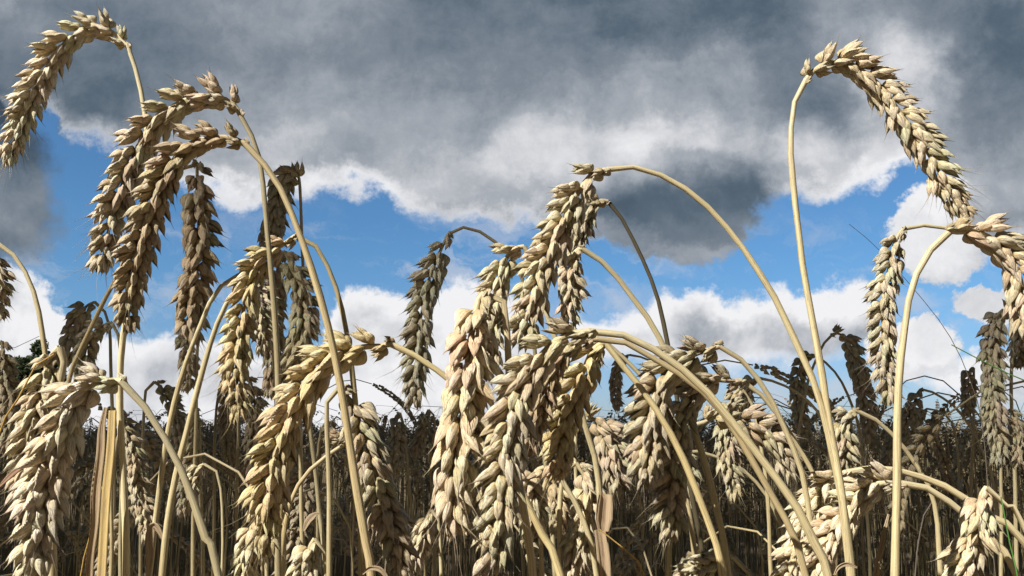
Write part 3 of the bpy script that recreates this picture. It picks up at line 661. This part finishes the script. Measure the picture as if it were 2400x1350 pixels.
leaf_on('a66', .355, [(385,1270),(372,1240),(358,1232),(352,1260),(350,1310),(345,1370)], [3,14,20,18,12,9], "leaf", DRY, cup=.4, twist=.6)
leaf_on('a23', .30, [(2050,1370),(2058,1310),(2070,1255),(2082,1205)], [16,14,10,3], "leaf", DRY, cup=.5)
leaf_on('a65', .42, [(712,1245),(722,1222),(738,1206),(748,1204)], [4,14,16,4], "leaf", DRY, cup=.3)
leaf_on('a40', .205, [(0,1140),(20,1120),(38,1104),(60,1090)], [5,10,12,8], "leaf", make_leaf("pink tinged dry leaf", (.50,.36,.20),(.36,.13,.13),(.50,.25,.22)), cup=.4)

def solo(name, label, cat, d, pts, width, mat, round_=False, ground=True, d2=None):
    d2 = d if d2 is None else d2; n = len(pts)
    P = [at(x, y, d + (d2 - d) * i / (n - 1)) for i, (x, y) in enumerate(pts)]
    if ground: P = to_ground(P)
    base = P[-1].copy() if ground else P[0].copy()
    W_ = [w * d / FPX for w in width]
    if round_:
        Q, s = resample(P, 90); u = s / s[-1]
        wv = np.interp(u, np.linspace(0, 1, len(W_)), W_) / 2
        o = mkobj(name, tube(Q, s, wv, 6).mesh(name, mat, base), loc=base)
    else:
        o = ribbon(P, W_, name, mat, base, n=70); o.location = base
    o["label"] = label; o["category"] = cat; return o
solo("dry_grass_stalk", "bent golden dry stalk crossing the lower left corner", "grass stalk", .25, [(127,830),(117,808),(100,828),(60,900),(20,980),(-10,1040)], [4,9,10,12,12,12], YEL, True)
solo("dry_grass_stalk", "fine dark grass tip reaching up against cloud at the left edge", "grass stalk", .35, [(92,788),(60,802),(28,818),(0,828),(-20,850)], [1.5,2.5,3,3,4], DARKG, True)
solo("dry_grass_stalk", "beaded dry grass stem in front of the black tree", "grass stalk", .35, [(62,880),(40,910),(20,935),(2,960),(-20,1010)], [2,6,4,5,5], DRY, True)
solo("dry_grass_stalk", "long hair thin grey stem crossing the blue sky right of the tall straws", "grass stalk", .45, [(1990,525),(2050,575),(2112,643),(2165,705),(2215,770),(2245,825),(2262,862),(2300,980),(2320,1200)], [1.2,2.2,2.5,3,3.5,4,5,5,5], DARKG, True)
solo("dry_grass_stalk", "curled golden strand low at centre below the papery sheath", "grass stalk", .26, [(1404,1240),(1425,1250),(1450,1272),(1480,1305),(1512,1352)], [3,6,6,6,6], YEL, True)
solo("dry_grass_stalk", "slanting orange strand beside the thick yellow straw", "grass stalk", .36, [(240,1140),(225,1200),(205,1280),(188,1355)], [3,5,6,6], YEL, True)
solo("dry_grass_stalk", "thin grey leaning stem low between the right hand ears", "grass stalk", .45, [(2188,1172),(2172,1190),(2158,1240),(2145,1350)], [3,7,8,8], DARKG, True)
solo("dry_grass_stalk", "thin tan stem in the gap right of the large golden ear", "grass stalk", .5, [(900,1160),(880,1230),(862,1300),(850,1352)], [3,7,8,8], DRY, True)
solo("grass_blade", "green grass blade slanting in from the right edge", "grass", .40, [(2230,808),(2262,826),(2300,845),(2350,870),(2410,898),(2500,960)], [1.5,6,10,13,15,16], GRN)
solo("grass_blade", "green grass blade standing in the bottom right corner", "grass", .25, [(2346,1165),(2354,1205),(2362,1250),(2372,1300),(2384,1350)], [1,5,10,14,14], GRN)

# ------------------------------------------------------------------ the crop behind: nodding stalks grown from a few kinds
def proto(seed, Hh, nod, lo=False):
    r = random.Random(seed)
    e_len = r.uniform(.070, .092)
    a = r.uniform(-.10, .10); P = []; x = 0.0
    top = Hh - r.uniform(.02, .05)
    for i in range(9): P.append((a * .5 * (i / 8) ** 2 * .8, 0, top * i / 8))
    d = math.atan2(a * .1, .1); p = list(P[-1]); R_ = r.uniform(.022, .05)
    ang = 0.0; arc = nod
    steps = 7
    for i in range(steps):
        ang += arc / steps * .75; stp = R_ * arc / steps
        p = [p[0] + math.sin(ang) * stp, 0, p[2] + math.cos(ang) * stp]; P.append(tuple(p))
    st = np.array(P); Ee = [np.array(p)]
    for i in range(7):
        ang += arc * .25 / 7 + r.uniform(-.03, .06); stp = e_len / 7
        p = [p[0] + math.sin(ang) * stp, r.uniform(-.001, .001), p[2] + math.cos(ang) * stp]; Ee.append(np.array(p))
    Q, s = resample(st, 16 if lo else 40)
    stem = tube(Q, s[-1] - s, np.linspace(.0016, .0006, len(Q)) * (1.0), 3 if lo else 6, r.random())
    ear = Piece()
    w = r.uniform(.0092, .0115); roll = r.uniform(0, 3.1)
    rr = random.Random(seed)
    for q, M, L, u in ear_layout(Ee, w, roll, rr, view=np.array([.2, -1, 0]), gap=.50 if lo else .36):
        src = rr.choice(SPK_LO if lo else SPK_MID)
        ear.add(src, M * L * (1.1 if lo else 1), q, tint=rr.random())
    return stem, ear
NODS = [2.8, 3.0, 2.6, 3.1, 2.7, 2.95, 2.5, 3.15, 2.1, 2.9]
PR = [proto(40 + i, .84, NODS[i]) for i in range(10)]
PR_M = [(a.mesh("stem", STEM), b.mesh("ear", HUSK)) for a, b in PR]
LO = [proto(80 + i, .84, NODS[i], True) for i in range(10)]

fr = random.Random(21)
LEAF_M = []
for i in range(6):           # dead curled leaves that hang from the straw
    lr = random.Random(60 + i); a0 = lr.uniform(.3, .8); pts_ = [(0, 0, 0)]; an = a0; p_ = [0, 0, 0]
    for q in range(7):
        an += lr.uniform(.1, .75); p_ = [p_[0] + math.sin(an) * .02, lr.uniform(-.004, .004) + p_[1], p_[2] + math.cos(an) * .02]; pts_.append(tuple(p_))
    lo_ = ribbon(pts_, [.004, .006, .007, .006, .004, .001], "leaf", DRY, np.zeros(3), nrm=(.1, -1, .2), cup=.9, n=26, twist=lr.uniform(-4, 4))
    LEAF_M.append(lo_.data); bpy.data.objects.remove(lo_)
def clear_of_camera(x, y): return not (abs(x) < .62 * y + .30 and y < .46)
spots = []
# nearer stalks, each a thing of its own
step = .062
yv = .46
while yv < 1.75:
    half = .60 * yv + .06; k = int(2 * half / step)
    for i in range(k):
        x = -half + (i + fr.random()) * step; y = yv + fr.uniform(-.03, .03)
        if clear_of_camera(x, y): spots.append((x, y))
    step *= 1.035; yv += step * .95
fr.shuffle(spots); spots.sort(key=lambda q: q[1]); near = spots[:225]; Ymax = near[-1][1]
def shade_tint(): k = fr.uniform(.66, .98); return (k, k * fr.uniform(.96, 1.0), k * fr.uniform(.90, 1.02))  # random tint darkens the near crop to deepen its shade
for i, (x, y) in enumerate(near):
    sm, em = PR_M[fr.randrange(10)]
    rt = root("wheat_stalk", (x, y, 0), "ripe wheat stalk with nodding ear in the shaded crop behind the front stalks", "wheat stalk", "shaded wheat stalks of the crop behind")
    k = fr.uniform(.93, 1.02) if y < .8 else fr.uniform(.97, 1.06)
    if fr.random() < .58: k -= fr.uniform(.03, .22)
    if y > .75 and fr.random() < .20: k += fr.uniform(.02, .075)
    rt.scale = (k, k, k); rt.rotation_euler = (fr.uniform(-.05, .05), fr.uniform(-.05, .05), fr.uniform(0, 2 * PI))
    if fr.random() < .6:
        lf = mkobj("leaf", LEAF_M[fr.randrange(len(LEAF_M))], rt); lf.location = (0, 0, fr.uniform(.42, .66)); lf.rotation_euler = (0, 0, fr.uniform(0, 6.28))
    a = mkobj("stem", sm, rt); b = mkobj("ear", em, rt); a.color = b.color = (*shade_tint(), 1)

# the rest of the crop: thousands of stalks nobody could count, one mass
def scatter(pts, protos, hr):
    groups = {}
    for (x, y) in pts: groups.setdefault(fr.randrange(len(protos)), []).append((x, y))
    out = [[], []]
    for gi, ps in groups.items():
        for w_, pc_ in enumerate(protos[gi]):
            v, f, pc, t = pc_.arrays(); n = len(ps)
            st = np.random.RandomState(gi * 7 + 3 + len(ps))
            th = st.uniform(0, 2 * PI, n); k = hr[1] - (hr[1] - hr[0]) * st.uniform(0, 1, n) ** 1.6 + .075 * st.rand(n) * (st.rand(n) < .17); lx = st.uniform(-.06, .06, n); ly = st.uniform(-.06, .06, n)
            cx = np.array([p[0] for p in ps]); cy = np.array([p[1] for p in ps])
            V = np.empty((n, len(v), 3), np.float32)
            V[:, :, 0] = (np.cos(th)[:, None] * v[:, 0] - np.sin(th)[:, None] * v[:, 1] + lx[:, None] * v[:, 2]) * k[:, None] + cx[:, None]
            V[:, :, 1] = (np.sin(th)[:, None] * v[:, 0] + np.cos(th)[:, None] * v[:, 1] + ly[:, None] * v[:, 2]) * k[:, None] + cy[:, None]
            V[:, :, 2] = v[:, 2] * k[:, None]
            F = (f[None] + (np.arange(n) * len(v))[:, None, None]).reshape(-1, 4)
            out[w_].append(Piece(V.reshape(-1, 3), F, np.tile(pc, (n, 1)), np.tile(t, n)))
    return out
pts = []
y = .22
while y < 26:
    dens = 560 if y < 1.6 else (260 if y < 3 else (150 if y < 6 else (60 if y < 12 else 22)))
    dy = .06 if y < 3 else .25
    half = .66 * y + (.85 if y < 3 else .6)
    for i in range(int(dens * 2 * half * dy * (.5 if y < .5 else 1))):
        px, py = fr.uniform(-half, half), y + fr.uniform(0, dy)
        if py < Ymax + .02 and abs(px) < .60 * py + .09: continue
        if clear_of_camera(px, py): pts.append((px, py))
    y += dy
for i in range(330):        # crop beside and behind the standpoint
    px, py = fr.uniform(-1.3, 1.3), fr.uniform(-1.0, .22)
    if math.hypot(px, py) > .62: pts.append((px, py))
lowp = [p for p in pts if p[1] < .46]; nearp = [p for p in pts if .46 <= p[1] < 3]; farp = [p for p in pts if p[1] >= 3]
A = scatter(nearp, LO, (.76, 1.065)); C3 = scatter(lowp, LO, (.84, .94)); B = scatter(farp, LO, (.93, 1.11))
def merge(L):
    P = Piece()
    for p in L: P.add(p)
    return P
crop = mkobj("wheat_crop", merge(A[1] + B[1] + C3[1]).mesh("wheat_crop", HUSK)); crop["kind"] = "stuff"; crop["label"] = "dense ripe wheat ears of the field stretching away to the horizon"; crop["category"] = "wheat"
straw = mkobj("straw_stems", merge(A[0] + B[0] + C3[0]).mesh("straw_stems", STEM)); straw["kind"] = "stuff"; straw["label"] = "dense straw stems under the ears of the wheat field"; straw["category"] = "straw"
crop.color = (.55, .52, .48, 1); straw.color = (.48, .46, .42, 1)  # object colours darkened to paint shade into the crop and its stems
print("field stalks", len(near), len(pts), "faces", len(crop.data.polygons), len(straw.data.polygons))

# ------------------------------------------------------------------ ground
n = 90; gx = np.sign(np.linspace(-1, 1, n)) * np.abs(np.linspace(-1, 1, n)) ** 4 * 2500
XX, YY = np.meshgrid(gx, gx); ZZ = .012 * np.sin(XX * 9) * np.cos(YY * 8) * (np.hypot(XX, YY) < 20)
gv = np.stack([XX, YY, ZZ - .012], -1).reshape(-1, 3); i, j = np.meshgrid(np.arange(n - 1), np.arange(n - 1)); i = i.ravel(); j = j.ravel()
gf = np.stack([j * n + i, j * n + i + 1, (j + 1) * n + i + 1, (j + 1) * n + i], 1)
gr = mkobj("ground", Piece(gv, gf, gv * .1, np.full(len(gv), .5)).mesh("ground", SOIL)); gr["kind"] = "structure"

# ------------------------------------------------------------------ trees
def tree(loc, h, rad, nl, label, seed, trunk_r=.2, spire=True, leaf=.22, base_h=.12, group=None, box=None):
    r = np.random.RandomState(seed); rt = root("tree", loc, label, "tree", group)
    P = [np.array([0, 0, -.1]), np.array([.05, .02, h * .3]), np.array([-.04, .0, h * .6]), np.array([0, 0, h * .9])]
    Q, s = resample(P, 20); tr = tube(Q, s, np.linspace(trunk_r, trunk_r * .15, 20), 10, ref=(1, 0, .1))
    cs = []
    nc = max(30, nl // 90)
    for i in range(nc):
        if box is not None: c_ = np.array([r.uniform(*box[0]), r.uniform(*box[1]), r.uniform(*box[2])]); rr = rad * .26
        else:
            z = r.uniform(base_h, 1.0) ** (1.0); rm = rad * ((1 - z) ** .7 + .06) if spire else rad * math.sqrt(max(.02, 1 - (2 * (z - .55) / .95) ** 2))
            a = r.uniform(0, 2 * PI); q = rm * math.sqrt(r.uniform(.1, 1)); c_ = np.array([math.cos(a) * q, math.sin(a) * q, z * h]); rr = rad * .24 * r.uniform(.6, 1.2)
        cs.append((c_, rr))
    for i in range(0, min(nc, 36)):
        c_, rr = cs[i]; zb = max(h * .15, c_[2] * .8 - .1)
        q0 = np.array([0, 0, zb]); Q2, s2 = resample([q0, (q0 + c_) / 2 + np.array([0, 0, .06 * h * .3]), c_], 6)
        tr.add(tube(Q2, s2, np.linspace(trunk_r * .3, trunk_r * .06, 6), 5, ref=(.2, .3, .9)))
    mkobj("trunk", tr.mesh("trunk", BARK), rt)
    idx = r.randint(0, nc, nl); C_ = np.array([c[0] for c in cs])[idx]; R_ = np.array([c[1] for c in cs])[idx]
    dirs = unit(r.normal(size=(nl, 3))); p = C_ + dirs * (R_ * r.uniform(.2, 1, nl) ** .5)[:, None]
    u_ = unit(r.normal(size=(nl, 3))); v_ = unit(np.cross(u_, r.normal(size=(nl, 3)))); sz = leaf * r.uniform(.5, 1.2, nl)[:, None]
    quad = np.stack([p - u_ * sz * .5, p + v_ * sz * .28, p + u_ * sz * .6, p - v_ * sz * .28], 1).reshape(-1, 3)
    f = np.arange(nl * 4).reshape(-1, 4); t = np.repeat(r.rand(nc)[idx] * .7 + r.rand(nl) * .3, 4)
    mkobj("crown", Piece(quad, f, quad, t).mesh("crown", FOL, smooth=False), rt)
    return rt
for x, hh, rd, dist, sd_, lb in [(-40, 5.0, 2.2, 50, 1, "dark leafy tree at the far left edge of the field"), (30, 5.5, 1.8, 50, 2, "dark pointed tree beyond the crop behind the golden stalk"),
                      (72, 6.6, 1.6, 52, 3, "tallest dark spire tree beyond the crop at left"), (112, 5.9, 1.6, 54, 4, "dark tree beyond the crop beside the pale ear at left")]:
    q = at(x, 1040, dist); tree((q[0], q[1], 0), hh, rd, 9000, lb, sd_, .16)

# unseen tree added behind the standpoint to shade the crop beyond the front stalks
def added_shade_tree():
    r = np.random.RandomState(5); T0 = 15.0
    ctr = np.array([.3, 4.6, .84]) + S * T0
    rt = root("tree", (ctr[0] - 1.0, ctr[1] + .5, 0), "added unseen tree behind the viewpoint, placed to shade the crop", "tree")
    base = np.array(rt.location); zc = ctr[2]
    nrm = np.array([0, S[2], -S[1]]); nrm /= 1.0
    cl = []
    while len(cl) < 420:
        a = np.array([r.uniform(-6.2, 6.2), r.uniform(-4.6, 6.0), r.uniform(-.9, 1.3)])
        if (a[0] / 6.4) ** 2 + ((a[1] - .4) / 6.2) ** 2 < 1: cl.append(ctr + a)
    # fill well up to the edge over the front stalks
    for i in range(260):
        x = r.uniform(-5, 5); z = r.uniform(-.9, 1.2); y0 = (SHADE_C - nrm[2] * (zc + z - .84)) / nrm[1]; cl.append(np.array([ctr[0] + x, y0 + r.uniform(0, 1.4), zc + z]))
    cl = np.array(cl); nl = 26000; idx = r.randint(0, len(cl), nl)
    p = cl[idx] + r.normal(size=(nl, 3)) * .30
    val = p[:, 1] * nrm[1] + (p[:, 2] - .84) * nrm[2]
    sz = r.uniform(.16, .34, nl)
    p = p[val > SHADE_C + sz * .4 + r.uniform(-.03, .05, nl)]; nl = len(p); sz = sz[:nl, None]  # leaves trimmed along a plane so the front stalks stay sunlit
    u_ = unit(r.normal(size=(nl, 3))); v_ = unit(np.cross(u_, r.normal(size=(nl, 3))))
    quad = np.stack([p - u_ * sz * .5, p + v_ * sz * .38, p + u_ * sz * .6, p - v_ * sz * .38], 1).reshape(-1, 3) - base
    tr = None
    for Pp, r0, r1 in [([(0,0,-.2),(.1,0,3),(-.1,.1,6),(.2,0,zc - .3)], .42, .16)]:
        Q, s = resample(np.array(Pp, float), 24); tr = tube(Q, s, np.linspace(r0, r1, 24), 14, ref=(1, 0, .1))
    for i in range(16):
        e = cl[r.randint(0, 420)] - base; q0 = np.array([0, 0, zc * r.uniform(.55, .9)])
        Q, s = resample([q0, (q0 * .6 + e * .4) + np.array([0, 0, .4]), e], 10); tr.add(tube(Q, s, np.linspace(.13, .03, 10), 6, ref=(.2, .3, .9)))
    mkobj("trunk", tr.mesh("trunk", BARK), rt)
    mkobj("crown", Piece(quad, np.arange(nl * 4).reshape(-1, 4), quad, r.rand(nl * 4)).mesh("crown", FOL, smooth=False), rt)
SHADE_C = .275
added_shade_tree()
